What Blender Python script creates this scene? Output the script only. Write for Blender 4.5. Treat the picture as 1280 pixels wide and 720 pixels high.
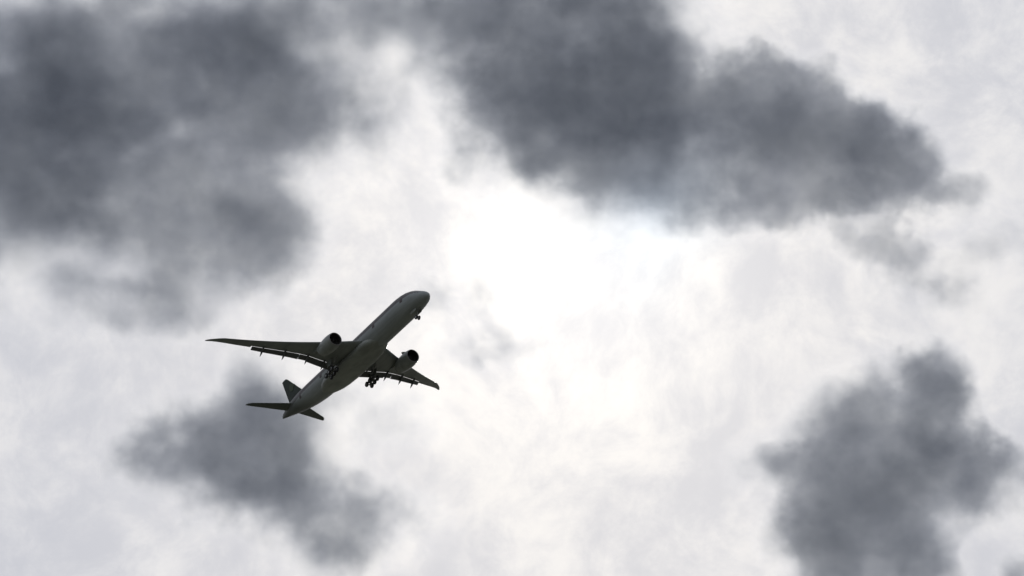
import bpy, math, random
import numpy as np
from mathutils import Vector, Matrix

random.seed(4)
for o in list(bpy.data.objects):
    bpy.data.objects.remove(o)
C = bpy.context.scene.collection
scene = bpy.context.scene

# ------------------------------------------------------------------ camera
ELEV = math.radians(24.0)
CAM = Vector((0, 0, 1.7))
cam_d = bpy.data.cameras.new('camera')
cam_d.sensor_width = 36.0
cam_d.lens = 90.0
cam_d.clip_start = 0.5
cam_d.clip_end = 200000
cam = bpy.data.objects.new('camera', cam_d)
C.objects.link(cam)
cam.location = CAM
cam.rotation_euler = (math.radians(90) + ELEV, 0, 0)
scene.camera = cam
RIGHT = Vector((1, 0, 0))
FWD = Vector((0, math.cos(ELEV), math.sin(ELEV)))
UP = Vector((0, -math.sin(ELEV), math.cos(ELEV)))
F_PX = 3200.0                                   # focal length in pixels of a 1280 wide frame


def ray(px, py):
    return (RIGHT * (px - 640) - UP * (py - 360) + FWD * F_PX).normalized()


# ------------------------------------------------------------------ world, sun, exposure
SUN_DIR = ray(708, 314)
SUN_EL = math.asin(SUN_DIR.z)
SUN_AZ = math.atan2(SUN_DIR.x, SUN_DIR.y)

sd = bpy.data.lights.new('sun', 'SUN')
sd.energy = 1.2
sd.angle = math.radians(10)
sd.color = (1.0, 0.96, 0.9)
sun = bpy.data.objects.new('sun', sd)
C.objects.link(sun)
sun.location = SUN_DIR * 2000
sun.rotation_euler = (-SUN_DIR).to_track_quat('-Z', 'Y').to_euler()

scene.view_settings.view_transform = 'Standard'
scene.view_settings.look = 'None'
scene.view_settings.exposure = 0.0
scene.view_settings.gamma = 1.0
scene.view_settings.use_curve_mapping = False


class Nodes:
    """small helper around one node tree"""
    def __init__(self, tree):
        self.t = tree

    def new(self, kind, **kw):
        n = self.t.nodes.new(kind)
        for k, v in kw.items():
            setattr(n, k, v)
        return n

    def put(self, sock, v):
        if hasattr(v, 'links') or isinstance(v, bpy.types.NodeSocket):
            self.t.links.new(v, sock)
        else:
            sock.default_value = v

    def math(self, op, a, b=None, c=None, clamp=False):
        n = self.new('ShaderNodeMath', operation=op, use_clamp=clamp)
        self.put(n.inputs[0], a)
        if b is not None:
            self.put(n.inputs[1], b)
        if c is not None:
            self.put(n.inputs[2], c)
        return n.outputs[0]

    def vmath(self, op, a, b=None):
        n = self.new('ShaderNodeVectorMath', operation=op)
        self.put(n.inputs[0], a)
        if b is not None:
            self.put(n.inputs[1], b)
        return n.outputs['Value'] if op in ('DOT_PRODUCT', 'LENGTH', 'DISTANCE') else n.outputs[0]

    def noise(self, vec, scale, detail=4.0, rough=0.55, dist=0.0, lac=2.0):
        n = self.new('ShaderNodeTexNoise')
        n.noise_dimensions = '3D'
        self.put(n.inputs['Vector'], vec)
        n.inputs['Scale'].default_value = scale
        n.inputs['Detail'].default_value = detail
        n.inputs['Roughness'].default_value = rough
        n.inputs['Lacunarity'].default_value = lac
        n.inputs['Distortion'].default_value = dist
        return n

    def maprange(self, v, a, b, c, d, kind='LINEAR'):
        n = self.new('ShaderNodeMapRange', interpolation_type=kind)
        n.clamp = True
        self.put(n.inputs[0], v)
        for i, q in enumerate((a, b, c, d)):
            n.inputs[1 + i].default_value = q
        return n.outputs[0]

    def mix(self, f, a, b):
        n = self.new('ShaderNodeMix', data_type='RGBA')
        self.put(n.inputs[0], f)
        self.put(n.inputs[6], a)
        self.put(n.inputs[7], b)
        return n.outputs[2]


world = bpy.data.worlds.new('World')
scene.world = world
world.use_nodes = True
wt = world.node_tree
wt.nodes.clear()
W = Nodes(wt)
SKY_STRENGTH = 0.1
sky = W.new('ShaderNodeTexSky', sky_type='NISHITA')
sky.sun_disc = False
sky.sun_elevation = SUN_EL
sky.sun_rotation = SUN_AZ
sky.air_density = 1.0
sky.dust_density = 2.0
tc = W.new('ShaderNodeTexCoord').outputs['Generated']
dirn = W.vmath('NORMALIZE', tc)
cosang = W.vmath('DOT_PRODUCT', dirn, tuple(SUN_DIR))
ang = W.math('MULTIPLY', W.math('ARCCOSINE', W.math('MINIMUM', cosang, 0.9999999)), 57.29578)      # degrees from the sun
# high thin overcast: the sun shines through it, so it is brightest round the sun
g1 = W.math('EXPONENT', W.math('MULTIPLY', W.math('POWER', W.math('DIVIDE', ang, 3.3), 2.0), -1.0))
g2 = W.math('EXPONENT', W.math('MULTIPLY', W.math('DIVIDE', ang, 14.0), -1.0))
warp = W.noise(dirn, 9.0, 3.0, 0.5)
wv = W.vmath('ADD', dirn, W.vmath('MULTIPLY', W.vmath('SUBTRACT', warp.outputs['Color'], (0.5, 0.5, 0.5)), (0.06, 0.06, 0.06)))
n1 = W.noise(wv, 20.0, 8.0, 0.6).outputs['Fac']
n2 = W.noise(wv, 62.0, 7.0, 0.66).outputs['Fac']
thick = W.math('ADD', W.math('MULTIPLY', n1, 0.64), W.math('MULTIPLY', n2, 0.36))
tv = W.maprange(thick, 0.36, 0.64, -1.0, 1.0, 'SMOOTHSTEP')
lum = W.math('ADD', W.math('MULTIPLY', g1, 0.20), W.math('MULTIPLY', g2, 0.29))
lum = W.math('ADD', lum, 0.59)
lum = W.math('MULTIPLY', lum, W.math('ADD', W.math('MULTIPLY', tv, 0.12), 1.0))
warm = W.math('MINIMUM', W.math('ADD', W.math('MULTIPLY', g2, 0.9), W.math('MULTIPLY', tv, 0.25)), 1.0, clamp=True)
tint = W.mix(warm, (0.885, 0.92, 1.03, 1), (1.0, 0.978, 0.948, 1))
# one spot where the overcast is thin enough for blue sky to show through
wn_ = W.vmath('NORMALIZE', wv)
gap = W.math('DIVIDE', W.math('SUBTRACT', W.vmath('DOT_PRODUCT', wn_, tuple(ray(805, 275))), 1.0), 0.0003)
hole = W.math('MULTIPLY', W.math('EXPONENT', W.math('MINIMUM', gap, 0.0)), 0.7)
tint = W.mix(hole, tint, (0.74, 0.86, 0.99, 1))
vs = W.new('ShaderNodeVectorMath', operation='SCALE')
W.put(vs.inputs[0], tint)
W.put(vs.inputs['Scale'], W.math('MULTIPLY', lum, 1.0 / SKY_STRENGTH))
skyc = W.mix(0.97, sky.outputs[0], vs.outputs[0])
bg = W.new('ShaderNodeBackground')
W.put(bg.inputs[0], skyc)
bg.inputs[1].default_value = SKY_STRENGTH
W.put(W.new('ShaderNodeOutputWorld').inputs[0], bg.outputs[0])
world.cycles.sampling_method = 'MANUAL'
world.cycles.sample_map_resolution = 1024

cy = scene.cycles
cy.volume_bounces = 1
cy.max_bounces = 6
cy.diffuse_bounces = 3
cy.volume_step_rate = 1.0
cy.volume_max_steps = 128
cy.use_adaptive_sampling = True
cy.adaptive_threshold = 0.02
cy.use_denoising = True


# ------------------------------------------------------------------ materials
def mat(name, color, rough=0.5, metal=0.0, var=0.12, scale=0.6, coat=0.0, stretch=(1, 1, 1), spec=0.3):
    m = bpy.data.materials.new(name)
    m.use_nodes = True
    t = m.node_tree
    t.nodes.clear()
    N = Nodes(t)
    b = N.new('ShaderNodeBsdfPrincipled')
    co = N.new('ShaderNodeTexCoord').outputs['Object']
    co = N.vmath('MULTIPLY', co, stretch)
    f = N.noise(co, scale, 6.0, 0.6).outputs['Fac']
    f2 = N.maprange(f, 0.3, 0.7, 1.0 - var, 1.0 + var * 0.5)
    s = N.new('ShaderNodeVectorMath', operation='SCALE')
    s.inputs[0].default_value = color
    N.put(s.inputs['Scale'], f2)
    N.put(b.inputs['Base Color'], s.outputs[0])
    b.inputs['Roughness'].default_value = rough
    b.inputs['Metallic'].default_value = metal
    b.inputs['Coat Weight'].default_value = coat
    b.inputs['Specular IOR Level'].default_value = spec
    N.put(N.new('ShaderNodeOutputMaterial').inputs[0], b.outputs[0])
    m['bsdf'] = b.name
    return m


M = {}
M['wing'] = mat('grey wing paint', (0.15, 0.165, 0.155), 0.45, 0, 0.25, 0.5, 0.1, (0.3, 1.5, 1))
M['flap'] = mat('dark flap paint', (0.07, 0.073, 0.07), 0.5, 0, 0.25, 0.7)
M['tail'] = mat('dark green tail paint', (0.024, 0.033, 0.026), 0.6, 0, 0.2, 0.6, 0.0, spec=0.1)
M['emblem'] = mat('pale green emblem paint', (0.050, 0.066, 0.042), 0.6, spec=0.1)
M['stab'] = mat('grey stabiliser paint', (0.075, 0.088, 0.08), 0.5, 0, 0.2, 0.5, 0.0, spec=0.15)
M['fairing'] = mat('belly fairing paint', (0.2, 0.215, 0.195), 0.5, 0, 0.35, 0.45, 0.1, (0.4, 1, 1))
M['nacelle'] = mat('nacelle paint', (0.165, 0.18, 0.168), 0.45, 0, 0.25, 0.7, 0.2)
M['lip'] = mat('bare metal inlet lip', (0.2, 0.2, 0.2), 0.5, 0.6, 0.1)
M['dark'] = mat('dark inlet liner', (0.035, 0.033, 0.032), 0.6)
M['fan'] = mat('titanium fan', (0.06, 0.058, 0.055), 0.4, 0.6, 0.2, 2.0)
M['steel'] = mat('gear steel', (0.16, 0.16, 0.155), 0.45, 0.4, 0.2, 2.0)
M['tyre'] = mat('black rubber', (0.022, 0.022, 0.023), 0.8, 0, 0.2, 3.0)
M['rim'] = mat('grey wheel hub', (0.22, 0.22, 0.22), 0.4, 0.5, 0.1)
M['door'] = mat('dark door paint', (0.045, 0.035, 0.033), 0.5)
M['glass'] = mat('dark window glass', (0.015, 0.017, 0.02), 0.08, 0, 0.05)
M['exhaust'] = mat('heat stained exhaust metal', (0.14, 0.12, 0.105), 0.45, 0.8, 0.3, 1.5)

# fuselage livery: pale grey-green belly, dark upper side with a light hairline between
mf = bpy.data.materials.new('fuselage livery')
mf.use_nodes = True
mf.node_tree.nodes.clear()
N = Nodes(mf.node_tree)
b = N.new('ShaderNodeBsdfPrincipled')
co = N.new('ShaderNodeTexCoord').outputs['Object']
sep = N.new('ShaderNodeSeparateXYZ')
N.put(sep.inputs[0], co)
grime = N.noise(N.vmath('MULTIPLY', co, (0.12, 1, 1)), 0.9, 6.0, 0.6).outputs['Fac']
gf = N.maprange(grime, 0.3, 0.7, 0.78, 1.08)
ring = N.math('PINGPONG', sep.outputs['X'], 2.9)
seam = N.maprange(ring, 0.0, 0.045, 0.82, 1.0)
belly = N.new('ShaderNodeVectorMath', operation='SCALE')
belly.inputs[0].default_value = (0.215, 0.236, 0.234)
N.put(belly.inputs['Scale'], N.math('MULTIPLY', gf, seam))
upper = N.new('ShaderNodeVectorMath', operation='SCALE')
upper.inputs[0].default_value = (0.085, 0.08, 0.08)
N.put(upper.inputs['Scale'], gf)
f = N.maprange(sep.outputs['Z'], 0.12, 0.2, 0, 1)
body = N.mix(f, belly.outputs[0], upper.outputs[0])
rear = N.math('ADD', sep.outputs['X'], N.math('MULTIPLY', sep.outputs['Z'], 1.6))       # the tail colour sweeps down over the rear body
N.put(b.inputs['Base Color'], N.mix(N.maprange(rear, -21.0, -27.0, 0, 0.85), body, (0.05, 0.062, 0.056, 1)))
b.inputs['Roughness'].default_value = 0.5
b.inputs['Specular IOR Level'].default_value = 0.25
N.put(N.new('ShaderNodeOutputMaterial').inputs[0], b.outputs[0])
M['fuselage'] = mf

# ground
mg = bpy.data.materials.new('airfield grass and soil')
mg.use_nodes = True
mg.node_tree.nodes.clear()
N = Nodes(mg.node_tree)
b = N.new('ShaderNodeBsdfPrincipled')
co = N.new('ShaderNodeTexCoord').outputs['Object']
a1 = N.noise(co, 0.004, 6, 0.6).outputs['Fac']
a2 = N.noise(co, 0.9, 5, 0.65).outputs['Fac']
c1 = N.mix(N.maprange(a1, 0.4, 0.6, 0, 1), (0.13, 0.135, 0.09, 1), (0.19, 0.175, 0.14, 1))
s = N.new('ShaderNodeVectorMath', operation='SCALE')
N.put(s.inputs[0], c1)
N.put(s.inputs['Scale'], N.maprange(a2, 0.3, 0.7, 0.6, 1.3))
N.put(b.inputs['Base Color'], s.outputs[0])
b.inputs['Roughness'].default_value = 0.95
N.put(N.new('ShaderNodeOutputMaterial').inputs[0], b.outputs[0])


# ------------------------------------------------------------------ mesh helpers
class MB:
    def __init__(self):
        self.v, self.f, self.mi, self.cur = [], [], [], 0

    def add(self, verts, faces):
        o = len(self.v)
        self.v += [tuple(p) for p in verts]
        for q in faces:
            self.f.append(tuple(i + o for i in q))
            self.mi.append(self.cur)

    def loft(self, secs, cap=True, closed=True):
        n = len(secs[0])
        vs = [p for s in secs for p in s]
        fs = []
        for i in range(len(secs) - 1):
            for j in range(n if closed else n - 1):
                k = (j + 1) % n
                fs.append((i * n + j, i * n + k, (i + 1) * n + k, (i + 1) * n + j))
        if cap:
            fs.append(tuple(range(n - 1, -1, -1)))
            fs.append(tuple((len(secs) - 1) * n + j for j in range(n)))
        self.add(vs, fs)

    def tube(self, p, q, r, r2=None, n=12):
        p, q = Vector(p), Vector(q)
        r2 = r if r2 is None else r2
        d = (q - p).normalized()
        a = d.orthogonal().normalized()
        c = d.cross(a)
        ring = lambda o, rr: [o + (a * math.cos(t) + c * math.sin(t)) * rr for t in [2 * math.pi * i / n for i in range(n)]]
        self.loft([ring(p, r), ring(q, r2)])

    def revolve(self, prof, axis='x', centre=(0, 0, 0), n=32, closed=False):
        """prof: list of (along, radius)"""
        secs = []
        for s, r in prof:
            ring = []
            for i in range(n):
                t = 2 * math.pi * i / n
                if axis == 'x':
                    p = (s, r * math.cos(t), r * math.sin(t))
                else:
                    p = (r * math.cos(t), s, r * math.sin(t))
                ring.append((p[0] + centre[0], p[1] + centre[1], p[2] + centre[2]))
            secs.append(ring)
        if closed:
            secs.append(secs[0])
        self.loft(secs, cap=not closed)

    def box(self, lo, hi):
        x0, y0, z0 = lo
        x1, y1, z1 = hi
        self.add([(x0, y0, z0), (x1, y0, z0), (x1, y1, z0), (x0, y1, z0), (x0, y0, z1), (x1, y0, z1), (x1, y1, z1), (x0, y1, z1)],
                 [(0, 3, 2, 1), (4, 5, 6, 7), (0, 1, 5, 4), (1, 2, 6, 5), (2, 3, 7, 6), (3, 0, 4, 7)])

    def build(self, name, mats, parent=None, smooth=35, recalc=True):
        me = bpy.data.meshes.new(name)
        me.from_pydata(self.v, [], self.f)
        if not isinstance(mats, (list, tuple)):
            mats = [mats]
        for m in mats:
            me.materials.append(m)
        me.polygons.foreach_set('material_index', self.mi)
        import bmesh
        bm = bmesh.new()
        bm.from_mesh(me)
        bmesh.ops.remove_doubles(bm, verts=bm.verts, dist=1e-5)
        if recalc:
            bmesh.ops.recalc_face_normals(bm, faces=bm.faces)
        bm.to_mesh(me)
        bm.free()
        if smooth:
            me.polygons.foreach_set('use_smooth', [True] * len(me.polygons))
            me.set_sharp_from_angle(angle=math.radians(smooth))
        o = bpy.data.objects.new(name, me)
        C.objects.link(o)
        if parent:
            o.parent = parent
        return o


def tag(o, label=None, cat=None, group=None, kind=None):
    for k, v in (('label', label), ('category', cat), ('group', group), ('kind', kind)):
        if v:
            o[k] = v
    return o


# ------------------------------------------------------------------ ground
g = MB()
ring_r = [0, 30, 120, 500, 2000, 8000, 30000, 90000]
vs, fs = [(0, 0, 0)], []
SEG = 64
for r in ring_r[1:]:
    vs += [(r * math.cos(2 * math.pi * i / SEG), r * math.sin(2 * math.pi * i / SEG), 0) for i in range(SEG)]
for i in range(SEG):
    fs.append((0, 1 + i, 1 + (i + 1) % SEG))
for k in range(len(ring_r) - 2):
    for i in range(SEG):
        a, b_ = 1 + k * SEG + i, 1 + k * SEG + (i + 1) % SEG
        fs.append((a, a + SEG, b_ + SEG, b_))
g.add(vs, fs)
tag(g.build('ground', mg), kind='structure')


# ------------------------------------------------------------------ clouds
# every cloud is a lumpy closed hull filled with grey vapour (a real volume); the hull is where the vapour ends
THR, AMP = 0.21, 0.9
LOW = THR / (1 + AMP)


def cloud(name, label, dist, px, py, blobs, tau=2.0, seed=0.0, scale=1.0, rims=1.0, edge=0.7, rough=0.58):
    """blobs: (x, y, rx, ry, turn in degrees, amount) in units of 1/1280 of the frame as seen from the ground, turned to metres at dist"""
    k = dist / F_PX
    B = []
    for i, (x, y, rx, ry, a, am) in enumerate(blobs):
        rz = 0.22 * min(rx, ry) + 34 if am > 0 else 0.7 * min(rx, ry) + 40
        B.append(((x - px) * k, -(y - py) * k, rx * k, ry * k, rz * k, math.radians(a), am))

    def field(u, v, w):
        s = 0
        for (bx, by, rx, ry, rz, a, am) in B:
            ca, sa = math.cos(a), math.sin(a)
            du, dv = u - bx, v - by
            p, q = (du * ca + dv * sa) / rx, (-du * sa + dv * ca) / ry
            s = s + am * np.maximum(0, 1 - (p * p + q * q + (w / rz) ** 2)) ** 2
        return s

    step = 9 * k
    ext = lambda i: (min(b[i] - max(b[2], b[3]) for b in B), max(b[i] + max(b[2], b[3]) for b in B))
    u0, u1 = ext(0)
    v0, v1 = ext(1)
    us, vs_ = np.arange(u0 - 4 * step, u1 + 4 * step, step), np.arange(v0 - 4 * step, v1 + 4 * step, step)
    U, V = np.meshgrid(us, vs_, indexing='ij')
    inside = field(U, V, 0 * U) > LOW
    for _ in range(6):                      # no pinched spots along the rim
        act = inside[:-1, :-1] | inside[1:, :-1] | inside[1:, 1:] | inside[:-1, 1:]
        e1 = act[:, :-1] & act[:, 1:] & ~inside[:-1, 1:-1] & ~inside[1:, 1:-1]
        e2 = act[:-1, :] & act[1:, :] & ~inside[1:-1, :-1] & ~inside[1:-1, 1:]
        if not (e1.any() or e2.any()):
            break
        inside[:-1, 1:-1] |= e1
        inside[1:-1, :-1] |= e2
    lo, hi = np.zeros_like(U), np.full_like(U, max(b[4] for b in B))
    for _ in range(24):
        mid = (lo + hi) / 2
        m = field(U, V, mid) > LOW
        lo, hi = np.where(m, mid, lo), np.where(m, hi, mid)
    grow = inside.copy()                    # three more rings, for what the billows push outwards
    grow[1:] |= inside[:-1]; grow[:-1] |= inside[1:]; grow[:, 1:] |= inside[:, :-1]; grow[:, :-1] |= inside[:, 1:]
    for _ in range(2):
        g1 = grow.copy()
        grow[1:] |= g1[:-1]; grow[:-1] |= g1[1:]; grow[:, 1:] |= g1[:, :-1]; grow[:, :-1] |= g1[:, 1:]
    for _ in range(4):
        nb = np.pad(lo, 1, mode='edge')
        lo = np.where(inside, lo, np.where(grow, 0.3 * step, 0))
        lo = np.where(grow, 0.5 * lo + 0.125 * (nb[:-2, 1:-1] + nb[2:, 1:-1] + nb[1:-1, :-2] + nb[1:-1, 2:]), 0)
    inside = grow
    H = np.where(inside, np.maximum(lo, 0.02 * step), 0)
    top, bot, vv, ff = {}, {}, [], []
    ni, nj = U.shape
    def vid(i, j, s):
        d = top if (s > 0 or not inside[i, j]) else bot
        if (i, j) not in d:
            d[(i, j)] = len(vv)
            vv.append((U[i, j], V[i, j], s * H[i, j]))
        return d[(i, j)]
    for i in range(ni - 1):
        for j in range(nj - 1):
            c = [(i, j), (i + 1, j), (i + 1, j + 1), (i, j + 1)]
            if any(inside[q] for q in c):
                ff.append(tuple(vid(*q, 1) for q in c))
                ff.append(tuple(vid(*q, -1) for q in reversed(c)))
    mb = MB()
    mb.add(vv, ff)

    m = bpy.data.materials.new(name + ' vapour')
    m.use_nodes = True
    m.node_tree.nodes.clear()
    N = Nodes(m.node_tree)
    co = N.new('ShaderNodeTexCoord').outputs['Object']
    # billowing edges: the position is pushed about before the lobes are read
    wn = N.noise(co, 1 / (80.0 * k * scale), 4.0, 0.62).outputs['Color']
    wn2 = N.vmath('MULTIPLY', N.vmath('SUBTRACT', wn, (0.5, 0.5, 0.5)), (105 * k, 105 * k, 30 * k))
    cw = N.vmath('ADD', co, wn2)
    tot = None
    for (bx, by, rx, ry, rz, a, am) in B:
        mp = N.new('ShaderNodeMapping', vector_type='TEXTURE')
        N.put(mp.inputs[0], cw)
        mp.inputs[1].default_value = (bx, by, 0)
        mp.inputs[2].default_value = (0, 0, a)
        mp.inputs[3].default_value = (rx, ry, rz)
        d = N.vmath('DOT_PRODUCT', mp.outputs[0], mp.outputs[0])
        q = N.math('SUBTRACT', 1.0, d, clamp=True)
        q = N.math('MULTIPLY', q, q)
        tot = N.math('MULTIPLY', q, am) if tot is None else N.math('MULTIPLY_ADD', q, am, tot)
    off = N.vmath('ADD', co, (seed * 1000, seed * 371, seed * 177))
    big = N.noise(off, 1 / (120.0 * k * scale), 8.0, rough).outputs['Fac']
    nn = N.maprange(big, 0.27, 0.73, -1.1, 1.1)
    s = N.math('MULTIPLY_ADD', nn, N.math('MINIMUM', tot, 0.55), tot)
    s = N.math('SUBTRACT', s, THR)
    shell = N.maprange(s, -0.14, 0.2, 0.0, 1.0)      # thin white vapour reaches a little further than the grey core
    dens = N.math('POWER', N.maprange(s, 0.0, edge, 0.0, 1.0), 1.5)
    dens = N.math('MULTIPLY_ADD', shell, 0.09, dens)
    core = float(np.median([b[4] for b in B]))
    dens = N.math('MULTIPLY', dens, tau / (1.25 * core))
    ab = N.new('ShaderNodeVolumeAbsorption')
    ab.inputs['Color'].default_value = (0.0, 0.05, 0.13, 1)
    N.put(ab.inputs['Density'], dens)
    sc = N.new('ShaderNodeVolumeScatter')
    sc.inputs['Color'].default_value = (1, 1, 1, 1)
    sc.inputs['Anisotropy'].default_value = 0.72
    N.put(sc.inputs['Density'], N.math('MULTIPLY', shell, 0.11 * rims * tau / (1.25 * core)))
    ad = N.new('ShaderNodeAddShader')
    N.put(ad.inputs[0], ab.outputs[0])
    N.put(ad.inputs[1], sc.outputs[0])
    N.put(N.new('ShaderNodeOutputMaterial').inputs['Volume'], ad.outputs[0])
    m.cycles.volume_step_rate = 0.22
    o = mb.build(name, m, smooth=60, recalc=False)
    rot = Matrix((RIGHT, UP, -FWD)).transposed().to_4x4()
    o.matrix_world = Matrix.Translation(CAM + ray(px, py) * dist) @ rot
    tag(o, label, 'cloud', 'dark clouds drifting under the bright overcast')
    return o


cloud('cloud', 'broad dark grey cloud filling the upper left sky, widest of the clouds', 3000, 200, 170, [
    (70, 130, 350, 220, 0, 1.25), (320, 60, 260, 190, 0, 1.15), (385, 165, 160, 115, -12, 1.0), (300, 265, 165, 125, -20, 1.05),
    (225, 345, 190, 110, -10, 0.7), (40, 300, 280, 150, 0, 0.85), (490, 0, 170, 90, 0, 0.6), (340, 310, 100, 80, -10, 0.4),
    (105, 30, 150, 90, 0, 0.35), (145, 322, 110, 45, 0, -0.35), (30, 20, 160, 110, 0, 0.5), (150, 385, 200, 60, 0, 0.4), (270, 190, 150, 100, 20, 0.25), (480, 110, 120, 150, 0, 0.2), (500, 55, 90, 80, 0, 0.3)], tau=1.76, seed=7.9, edge=1.0)
cloud('cloud', 'large dark grey cloud stretching from the top middle to a ragged point at right', 3200, 850, 140, [
    (740, 70, 240, 220, 0, 1.15), (850, 165, 300, 140, -8, 1.1), (1010, 155, 185, 115, -15, 1.25), (1100, 188, 145, 95, -25, 1.25),
    (1190, 243, 130, 50, -14, 0.8), (670, 180, 190, 130, 0, 0.75), (595, 95, 135, 170, 0, 0.6), (950, 250, 190, 60, 0, 0.5),
    (625, 185, 50, 80, 0, -0.4), (560, 5, 180, 80, 0, 0.55), (1010, 95, 90, 45, -8, 0.4), (930, 95, 60, 40, 0, 0.4),
    (1085, 112, 50, 34, -20, -0.4), (770, 285, 280, 55, 0, 0.3), (1000, 265, 200, 45, 5, 0.25), (1080, 285, 110, 45, 0, -0.4)], tau=1.78, seed=2.1, edge=0.72, rough=0.62)
cloud('cloud', 'dark blue-grey cloud with a pointed top standing at the lower right', 2800, 1120, 590, [
    (1138, 545, 125, 145, 0, 1.1), (1110, 610, 190, 110, 0, 1.1), (995, 592, 120, 55, 12, 0.8), (1250, 610, 95, 75, 0, 1.0),
    (1105, 710, 180, 115, 0, 1.1), (1178, 472, 68, 75, 0, 0.7), (1020, 645, 120, 65, 25, 0.85), (1225, 555, 80, 65, 0, 0.35), (1050, 520, 130, 80, 35, 0.7), (1255, 495, 65, 75, 0, -0.55), (1270, 715, 70, 45, 0, 0.6),
    (1225, 700, 40, 45, 0, -0.5), (950, 565, 90, 60, 0, 0.3)], tau=1.62, seed=8.6, edge=0.75)
cloud('cloud', 'dark grey cloud below and behind the tail of the airplane', 2600, 320, 600, [
    (305, 585, 165, 110, -10, 1.05), (215, 575, 120, 100, 0, 0.9), (325, 495, 100, 105, 0, 0.85), (395, 635, 170, 95, -20, 0.8),
    (400, 715, 100, 85, 0, 0.6), (470, 655, 150, 85, 0, 0.6), (455, 520, 190, 80, 5, 0.6)], tau=2.0, seed=4.4, edge=1.0)
cloud('cloud', 'small faint wisp of grey cloud just right of the airplane nose', 2700, 590, 405, [
    (565, 372, 110, 60, 0, 0.5), (605, 432, 130, 50, 0, 0.6)], tau=1.1, seed=5.2, scale=0.6)
cloud('cloud', 'thin ragged grey cloud wisp hanging under the right end of the long cloud', 3400, 1130, 325, [
    (1090, 290, 160, 60, -35, 0.6), (1150, 345, 160, 65, -22, 0.7), (1225, 300, 170, 70, 8, 0.5)], tau=0.85, seed=6.1, scale=0.6)

# ------------------------------------------------------------------ airplane
# local frame: x forward, y to port, z up, origin under the wing 37 m behind the nose; p(aft, starboard, up)
def p(aft, star, up):
    return (37.0 - aft, -star, up)


RC = Matrix(((0.5210945, 0.8493418, -0.0841373), (-0.4675146, 0.2015709, -0.8606970), (-0.7140662, 0.4878399, 0.5021172)))
TC = Vector((-39.0200, 17.4164, 619.643))            # in camera axes: right, down, forward
BASIS = Matrix((RIGHT, -UP, FWD)).transposed()
plane = bpy.data.objects.new('airplane', None)
C.objects.link(plane)
plane.matrix_world = Matrix.Translation(CAM + BASIS @ TC) @ (BASIS @ RC).to_4x4()
tag(plane, 'dark twin engine passenger airplane climbing with wheels and flaps down below the clouds', 'airplane')
plane.empty_display_size = 5

# fuselage: aft, half width, top, bottom
FS = [(-0.45, 0.03, -1.67, -1.73), (-0.38, 0.26, -1.42, -1.95), (-0.12, 0.62, -1.05, -2.23), (0.4, 1.02, -0.6, -2.45), (1.1, 1.44, -0.1, -2.64),
      (2.0, 1.82, 0.42, -2.8), (3.0, 2.14, 1.0, -2.9), (4.0, 2.40, 1.54, -2.97), (5.2, 2.64, 2.06, -3.03), (6.8, 2.86, 2.55, -3.07),
      (8.6, 3.02, 2.9, -3.09), (11, 3.1, 3.1, -3.1), (16, 3.1, 3.1, -3.1), (22, 3.1, 3.1, -3.1), (28, 3.1, 3.1, -3.1), (34, 3.1, 3.1, -3.1), (40, 3.1, 3.1, -3.1),
      (46, 3.1, 3.1, -3.1), (49, 3.1, 3.1, -3.06), (52, 3.09, 3.1, -2.9), (55, 3.03, 3.1, -2.58), (58, 2.9, 3.08, -2.12), (61, 2.65, 3.04, -1.55),
      (64, 2.25, 2.98, -0.88), (67, 1.7, 2.88, -0.18), (69.5, 1.12, 2.74, 0.44), (71.2, 0.62, 2.58, 0.86), (72.3, 0.28, 2.38, 1.14), (72.75, 0.14, 2.2, 1.3)]


def fuse_at(aft):
    for a, b in zip(FS, FS[1:]):
        if a[0] <= aft <= b[0]:
            t = (aft - a[0]) / (b[0] - a[0])
            return [a[i] + (b[i] - a[i]) * t for i in (1, 2, 3)]


def fuse_pt(aft, zz, side, out=0.0):
    w, t, bo = fuse_at(aft)
    zc, h = (t + bo) / 2, (t - bo) / 2
    y = w * math.sqrt(max(0, 1 - ((zz - zc) / h) ** 2))
    return p(aft, side * (y + out), zz)


mb = MB()
NR = 40
mb.loft([[p(a, w * math.cos(2 * math.pi * i / NR), (t + bo) / 2 + (t - bo) / 2 * math.sin(2 * math.pi * i / NR)) for i in range(NR)] for a, w, t, bo in FS])
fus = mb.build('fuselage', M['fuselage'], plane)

# wing to body fairing: a flattened bulge under the belly
mb = MB()
secs = []
for a, w, bo in [(21.0, 1.2, -2.95), (23.0, 2.3, -3.08), (25, 3.0, -3.2), (27, 3.35, -3.32), (30, 3.5, -3.42), (35, 3.55, -3.48), (40, 3.52, -3.46), (43.5, 3.35, -3.38), (46, 3.0, -3.26), (48, 2.4, -3.12), (50, 1.4, -2.95)]:
    ring = []
    for i in range(32):
        t = 2 * math.pi * i / 32
        c, s = math.cos(t), math.sin(t)
        sp = lambda q, e: math.copysign(abs(q) ** e, q)
        top = -0.9
        zc, h = (top + bo) / 2, (top - bo) / 2
        ring.append(p(a, w * sp(c, 0.72), zc + h * sp(s, 0.72)))
    secs.append(ring)
mb.loft(secs)
mb.build('belly_fairing', M['fairing'], plane)

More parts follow.
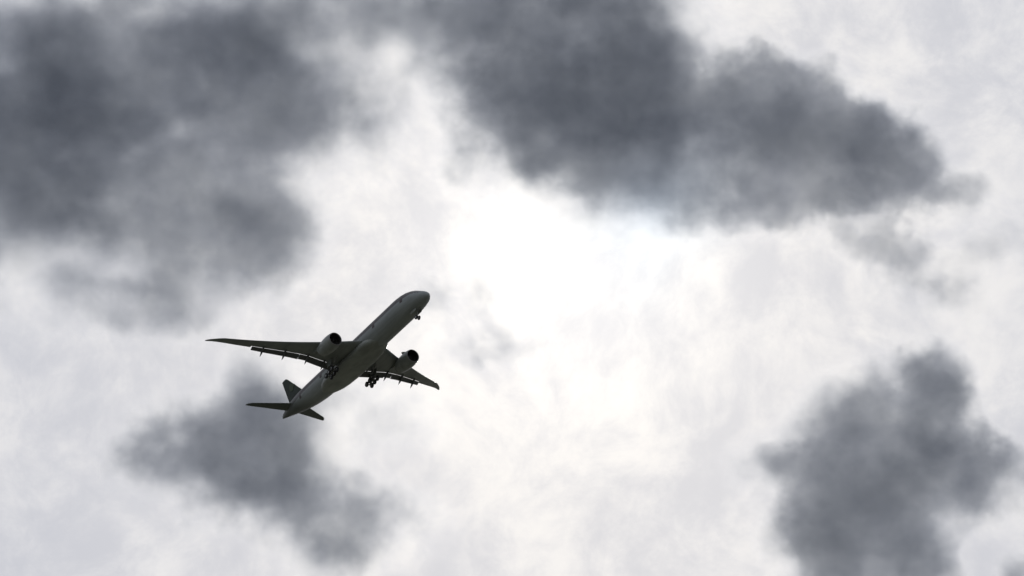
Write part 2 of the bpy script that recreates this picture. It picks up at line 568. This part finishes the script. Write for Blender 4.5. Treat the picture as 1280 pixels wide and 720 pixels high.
# cabin windows: the starboard row is the one in view
wm = MB()
n = 10
wm.loft([[(0.13 * sx * 1.0 * math.cos(2 * math.pi * i / n), yy, 0.19 * math.sin(2 * math.pi * i / n)) for i in range(n)] for sx, yy in ((1, 0.0), (1, 0.012))])
first = None
DOORS = [7.2, 20.2, 33.0, 46.8, 58.2]
slots = [a for a in np.arange(9.0, 57.6, 0.533) if all(abs(a - d) > 0.85 for d in DOORS)]
slots = slots[:98]
for a in slots:
    if first is None:
        o = first = wm.build('window', M['glass'], plane)
    else:
        o = first.copy()
        C.objects.link(o)
        o.parent = plane
    q = fuse_pt(a, 0.72, 1, 0.004)
    o.location = q
    o.rotation_euler = (math.radians(-13), 0, math.pi)
pm = MB()
for a in slots:
    q = Vector(fuse_pt(a, 0.72, -1, 0.004))
    pm.loft([[(q.x + 0.13 * math.cos(2 * math.pi * i / n), q.y + yy, q.z + 0.19 * math.sin(2 * math.pi * i / n)) for i in range(n)] for yy in (-0.06, 0.012)])
tag(pm.build('window_row', M['glass'], plane), kind='stuff')


def patch(lo, hi, z0, z1, side, out):
    """a plate that follows the fuselage skin"""
    m_ = MB()
    na, nz = 5, 8
    outer = [[fuse_pt(lo + (hi - lo) * i / na, z0 + (z1 - z0) * j / nz, side, out) for j in range(nz + 1)] for i in range(na + 1)]
    inner = [[fuse_pt(lo + (hi - lo) * i / na, z0 + (z1 - z0) * j / nz, side, -0.06) for j in range(nz + 1)] for i in range(na + 1)]
    rings = []
    for a, c in zip(outer, inner):
        rings.append(a + c[::-1])
    m_.loft(rings)
    return m_


for d in DOORS:
    for s in (1, -1):
        dr = patch(d - 0.53, d + 0.53, -0.55, 1.4, s, 0.012).build('door', M['door'], plane)
        patch(d - 0.1, d + 0.1, 0.72, 1.0, s, 0.02).build('door_window', M['glass'], dr)
for s in (1, -1):
    for a0, a1, z0, z1 in ((1.35, 2.0, -0.5, -0.1), (2.05, 2.75, -0.2, 0.3), (2.8, 3.5, 0.02, 0.55)):
        patch(a0, a1, z0, z1, s, 0.012).build('cockpit_window', M['glass'], plane)


# aerofoil slice: lower and upper side from leading to trailing edge, cut at fraction cut of the full chord
def foil(le, chord, th, cut=1.0, n=11, camber=0.015):
    up, lo = [], []
    for i in range(n):
        x = cut * (1 - math.cos(math.pi / 2 * i / (n - 1)))
        yt = 5 * th * (0.2969 * math.sqrt(x) - 0.1260 * x - 0.3516 * x ** 2 + 0.2843 * x ** 3 - 0.1015 * x ** 4)
        yc = 4 * camber * x * (1 - x)
        up.append((x * chord, (yc + yt) * chord))
        lo.append((x * chord, (yc - yt) * chord))
    return [(le + a, z) for a, z in lo] + [(le + a, z) for a, z in reversed(up[1:])]


def zw(y):
    d = abs(y) - 3
    return -1.1 + 0.1 * d + 0.0035 * d * d if d > 0 else -1.1 + 0.1 * d


def lerp(tab, y):
    for (a, b), (c, d) in zip(tab, tab[1:]):
        if a <= y <= c:
            return b + (d - b) * (y - a) / (c - a)
    return tab[-1][1] if y > tab[-1][0] else tab[0][1]


LE = [(1.2, 24.9), (3.1, 26.35), (4.2, 27.15), (29.5, 45.5), (30.4, 46.5), (31.3, 47.6), (32.2, 48.85), (32.55, 49.5)]
FULL = [(1.2, 41.0), (10.8, 41.3), (13.9, 42.0), (23.3, 44.6), (28.96, 47.55), (31, 48.75), (32.2, 49.8), (32.55, 50.0)]
GAP = [(1.2, 38.75), (6.0, 38.6), (10.8, 38.65), (13.9, 39.45), (17.0, 40.8), (23.25, 43.85)]
STA = [1.2, 3.1, 4.2, 6, 8, 10.6, 13, 15.5, 18, 20.5, 23.25, 23.26, 24.5, 26.5, 28.6, 29.4, 30.3, 31.3, 32.2, 32.55]


def wing_loft(m_, stas, s, base=None):
    secs = []
    for y in stas:
        le, te = lerp(LE, y), lerp(FULL, y)
        ch = te - le
        th = 0.125 - 0.03 * min(1, y / 20)
        cut = (lerp(GAP, y) - le) / ch if y <= 23.25 else 1.0
        zt = zw(y)
        tw = math.radians(1.5 - 3.5 * y / 32)        # washout
        secs.append([p(a, s * y, zt + z - (a - le - ch * 0.4) * math.tan(tw)) for a, z in foil(le, ch, th, cut)])
    m_.loft(secs)


def wing_lower(aft, y):
    le, te = lerp(LE, y), lerp(FULL, y)
    ch = te - le
    x = min(1, max(0, (aft - le) / ch))
    th = 0.125 - 0.03 * min(1, y / 20)
    yt = 5 * th * (0.2969 * math.sqrt(x) - 0.1260 * x - 0.3516 * x ** 2 + 0.2843 * x ** 3 - 0.1015 * x ** 4)
    return zw(y) + (0.06 * x * (1 - x) - yt) * ch - (aft - le - ch * 0.4) * math.tan(math.radians(1.5 - 3.5 * y / 32))


def wheel(parent, pos, r, w):
    m_ = MB()
    prof = [(-w * .5, r * .52), (-w * .5, r * .8), (-w * .42, r * .94), (-w * .2, r), (w * .2, r), (w * .42, r * .94), (w * .5, r * .8), (w * .5, r * .52)]
    m_.revolve(prof, 'y', pos, 24, closed=True)
    m_.cur = 1
    hub = [(-w * .36, 0.02), (-w * .36, r * .3), (-w * .42, r * .5), (-w * .42, r * .54), (w * .42, r * .54), (w * .42, r * .5), (w * .36, r * .3), (w * .36, 0.02)]
    m_.revolve(hub, 'y', pos, 24)
    return m_.build('wheel', [M['tyre'], M['rim']], parent)


for s in (1, -1):
    # main wing
    mb = MB()
    wing_loft(mb, STA, s)
    wing = mb.build('wing', M['wing'], plane)
    # trailing edge flaps, lowered, each with a slot in front of it
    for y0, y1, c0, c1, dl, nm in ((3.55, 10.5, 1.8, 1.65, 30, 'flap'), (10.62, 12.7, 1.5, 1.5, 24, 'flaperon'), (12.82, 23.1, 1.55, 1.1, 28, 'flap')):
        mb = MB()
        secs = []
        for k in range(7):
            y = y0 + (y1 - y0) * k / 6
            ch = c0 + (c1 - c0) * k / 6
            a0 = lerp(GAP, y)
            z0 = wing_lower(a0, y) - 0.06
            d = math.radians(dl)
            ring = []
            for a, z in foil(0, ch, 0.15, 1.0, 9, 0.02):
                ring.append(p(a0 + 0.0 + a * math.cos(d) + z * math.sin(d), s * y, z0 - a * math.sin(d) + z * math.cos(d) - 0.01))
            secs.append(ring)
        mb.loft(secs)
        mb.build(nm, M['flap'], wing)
    # flap track fairings: long drooping pods
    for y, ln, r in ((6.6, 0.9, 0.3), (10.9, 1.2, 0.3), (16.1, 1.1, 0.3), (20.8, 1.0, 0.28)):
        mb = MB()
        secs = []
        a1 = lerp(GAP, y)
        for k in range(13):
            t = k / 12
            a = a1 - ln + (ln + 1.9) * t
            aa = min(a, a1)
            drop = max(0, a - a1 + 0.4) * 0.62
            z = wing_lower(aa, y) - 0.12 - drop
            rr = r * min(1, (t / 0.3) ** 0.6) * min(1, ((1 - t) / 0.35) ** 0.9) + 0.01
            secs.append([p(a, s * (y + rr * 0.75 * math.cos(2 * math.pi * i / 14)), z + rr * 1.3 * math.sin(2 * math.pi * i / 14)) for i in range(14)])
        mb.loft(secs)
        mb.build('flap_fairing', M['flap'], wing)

    # engine: nacelle shell with a rounded inlet, fan inside, core exhaust and plug behind
    EY, EZ, EA = 10.55, -2.5, 25.3
    cen = p(EA, s * EY, EZ)
    mb = MB()
    # outer skin from the lip back, along = -aft
    outer = [(-0.35, 1.74), (-0.8, 1.84), (-1.6, 1.93), (-2.6, 1.96), (-3.6, 1.93), (-4.8, 1.8), (-5.8, 1.62), (-6.5, 1.46)]
    innr = [(-6.5, 1.40), (-5.0, 1.5), (-2.4, 1.62), (-1.4, 1.64), (-0.8, 1.60), (-0.35, 1.53)]
    mb.revolve(outer, 'x', cen, 40)
    mb.f = mb.f[:-2]
    mb.mi = mb.mi[:-2]
    mb.cur = 1
    mb.revolve([(-6.5, 1.46)] + innr, 'x', cen, 40)
    mb.f = mb.f[:-2]
    mb.mi = mb.mi[:-2]
    eng = mb.build('engine', [M['nacelle'], M['dark']], plane)
    mb = MB()
    mb.revolve([(-0.35, 1.742), (-0.14, 1.70), (-0.03, 1.655), (0.0, 1.61), (-0.03, 1.57), (-0.14, 1.54), (-0.35, 1.528)], 'x', cen, 40, closed=True)
    mb.build('inlet_lip', M['lip'], eng)
    mb = MB()
    for k in range(22):                              # fan blades, twisted
        t = 2 * math.pi * k / 22
        ring = []
        for r, tw, ch in ((0.45, 25, 0.30), (0.9, 45, 0.36), (1.3, 58, 0.42), (1.62, 66, 0.44)):
            tw = math.radians(tw)
            e = Vector((0, math.cos(t), math.sin(t)))
            f_ = Vector((0, -math.sin(t), math.cos(t)))
            c_ = Vector(cen) + Vector((-1.55, 0, 0)) + e * r
            dv = Vector((math.cos(tw), 0, 0)) * ch / 2 + f_ * math.sin(tw) * ch / 2
            nv = dv.normalized().cross(e) * 0.02
            ring.append([c_ - dv - nv, c_ + dv - nv, c_ + dv + nv, c_ - dv + nv])
        mb.loft(ring)
    mb.revolve([(-1.95, 1.63), (-1.97, 1.63), (-1.97, 0.02), (-1.95, 0.02)], 'x', cen, 40)
    mb.build('fan', M['fan'], eng, smooth=0)
    mb = MB()
    mb.revolve([(-0.85, 0.01), (-0.95, 0.12), (-1.2, 0.3), (-1.55, 0.45), (-1.9, 0.5)], 'x', cen, 24)
    mb.build('spinner', M['fan'], eng)
    mb = MB()
    mb.revolve([(-4.5, 1.25), (-5.8, 1.15), (-6.8, 0.98), (-7.5, 0.78), (-7.5, 0.72), (-6.5, 0.8), (-4.5, 0.8)], 'x', cen, 32, closed=True)
    mb.build('exhaust_nozzle', M['exhaust'], eng)
    mb = MB()
    mb.revolve([(-6.4, 0.5), (-7.3, 0.46), (-8.0, 0.25), (-8.5, 0.03)], 'x', cen, 24)
    mb.build('exhaust_plug', M['exhaust'], eng)
    # strake: a small fin on the inboard shoulder of the cowl
    mb = MB()
    t = math.radians(52)
    iy, iz = -s * math.cos(t), math.sin(t)           # inboard and up, in starboard terms
    q = lambda along, r, w_: p(EA + along, s * EY + iy * r + iz * w_, EZ + iz * r - iy * w_)
    mb.add([q(1.3, 1.86, -.03), q(2.9, 1.9, -.03), q(2.95, 2.5, -.02), q(2.4, 2.42, -.02), q(1.3, 1.86, .03), q(2.9, 1.9, .03), q(2.95, 2.5, .02), q(2.4, 2.42, .02)],
           [(0, 1, 2, 3), (7, 6, 5, 4), (0, 4, 5, 1), (1, 5, 6, 2), (2, 6, 7, 3), (3, 7, 4, 0)])
    mb.build('strake', M['nacelle'], eng, smooth=0)
    # pylon
    mb = MB()
    secs = []
    for a, zt, zb, w_ in ((27.0, EZ + 1.98, EZ + 1.6, 0.1), (28.2, EZ + 2.2, EZ + 1.5, 0.3), (29.8, EZ + 2.32, EZ + 1.2, 0.4), (31.2, EZ + 2.4, EZ + 0.9, 0.42), (33.2, EZ + 2.4, EZ + 0.95, 0.36), (35.6, EZ + 2.3, EZ + 1.55, 0.2), (37.0, EZ + 2.2, EZ + 1.95, 0.05)):
        secs.append([p(a, s * (EY + dy), z) for dy, z in ((-w_, zb + .1), (0, zb), (w_, zb + .1), (w_, zt - .05), (0, zt), (-w_, zt - .05))])
    mb.loft(secs)
    mb.build('pylon', M['nacelle'], plane)

    # tailplane
    mb = MB()
    secs = []
    HL = [(0.6, 62.9), (2.5, 64.2), (10.0, 69.75), (10.6, 70.5), (10.95, 71.2)]
    HT = [(0.6, 67.5), (2.0, 68.1), (10.0, 71.5), (10.6, 71.75), (10.95, 71.85)]
    for y in (0.6, 1.5, 2.5, 4, 6, 8, 10, 10.6, 10.95):
        le, te = lerp(HL, y), lerp(HT, y)
        secs.append([p(a, s * y, 1.0 + 0.17 * (y - 2) + z) for a, z in foil(le, te - le, 0.09, 1.0, 11, 0)])
    mb.loft(secs)
    mb.build('tailplane', M['stab'], plane)

    # main landing gear with a six wheel bogie
    GY = 5.55
    gz = zw(GY) - 0.6
    BX, BZ = 36.9, -4.75
    mb = MB()
    mb.tube(p(36.6, s * GY, gz), p(BX - 0.05, s * GY, -3.4), 0.24, 0.22)
    mb.tube(p(BX - 0.05, s * GY, -3.4), p(BX, s * GY, BZ), 0.16)
    mb.tube(p(36.7, s * GY, -3.0), p(36.6, s * 3.4, -2.2), 0.12, 0.1)
    mb.tube(p(36.75, s * GY, -3.2), p(34.2, s * (GY - 0.3), -1.5), 0.12, 0.1)
    mb.tube(p(36.95, s * GY, -3.3), p(37.6, s * GY, -3.9), 0.07)
    mb.tube(p(37.6, s * GY, -3.9), p(37.1, s * GY, -4.5), 0.07)
    gear = mb.build('main_gear', M['steel'], plane)
    tilt = math.radians(11)
    ax = lambda d: (BX + d * math.cos(tilt), BZ + d * math.sin(tilt) * -1)
    mb = MB()
    mb.tube(p(ax(-1.6)[0], s * GY, ax(-1.6)[1]), p(ax(1.6)[0], s * GY, ax(1.6)[1]), 0.15)
    for d in (-1.45, 0, 1.45):
        a, z = ax(d)
        mb.tube(p(a, s * (GY - 0.75), z), p(a, s * (GY + 0.75), z), 0.1)
    mb.build('bogie', M['steel'], gear)
    for d in (-1.45, 0, 1.45):
        a, z = ax(d)
        for w_ in (-0.7, 0.7):
            wheel(gear, p(a, s * (GY + w_), z), 0.67, 0.5)
    mb = MB()                                          # gear door, hanging outboard of the strut
    mb.loft([[p(a, s * (GY + 0.62 + dy), z) for a, z in ((35.4, gz - 0.1), (38.1, gz - 0.1), (37.7, -3.1), (35.9, -3.1))] for dy in (0, 0.07)])
    mb.build('gear_door', M['wing'], gear, smooth=0)

# fin with its rudder
mb = MB()
FL = [(2.2, 59.3), (3.0, 60.4), (11.0, 69.55), (11.4, 70.3)]
FT = [(2.2, 68.2), (11.0, 72.15), (11.4, 72.35)]
secs, rsecs = [], []
for z in (2.2, 3, 4.5, 6, 8, 10, 11.0, 11.4):
    le, te = lerp(FL, z), lerp(FT, z)
    ch = te - le
    secs.append([p(a, y, z) for a, y in foil(le, ch, 0.095, 0.68, 11, 0)])
    hx = le + ch * 0.69
    w_ = ch * 0.028
    rsecs.append([p(hx, -w_, z), p(te, -0.03, z), p(te, 0.03, z), p(hx, w_, z)])
mb.loft(secs)
fin = mb.build('fin', M['tail'], plane)
mb = MB()
mb.loft(rsecs)
mb.build('rudder', M['tail'], fin)
for s in (1, -1):                                      # round emblem on the fin
    mb = MB()
    ring = lambda r, y: [p(67.0 + r * math.cos(2 * math.pi * i / 28) * 1.1 + 0.35 * r * math.sin(2 * math.pi * i / 28), s * y, 7.4 + 1.2 * r * math.sin(2 * math.pi * i / 28)) for i in range(28)]
    mb.loft([ring(1.0, 0.1), ring(1.0, 0.335)])
    mb.build('emblem', M['emblem'], fin)

# nose gear
mb = MB()
NA, NZ = 5.0, -5.1
mb.tube(p(4.75, 0, -2.6), p(NA, 0, NZ), 0.13, 0.1)
mb.tube(p(4.85, 0, -3.7), p(3.4, 0, -2.8), 0.08)
mb.tube(p(NA, -0.42, NZ), p(NA, 0.42, NZ), 0.07)
ng = mb.build('nose_gear', M['steel'], plane)
for w_ in (-0.38, 0.38):
    wheel(ng, p(NA, w_, NZ), 0.54, 0.34)
for s in (1, -1):
    mb = MB()
    mb.loft([[p(a, s * (0.72 + dy - 0.12 * (z + 2.9)), z) for a, z in ((4.3, -2.8), (6.6, -2.9), (6.6, -3.7), (4.3, -3.65))] for dy in (0, 0.05)])
    mb.build('gear_door', M['fairing'], ng, smooth=0)
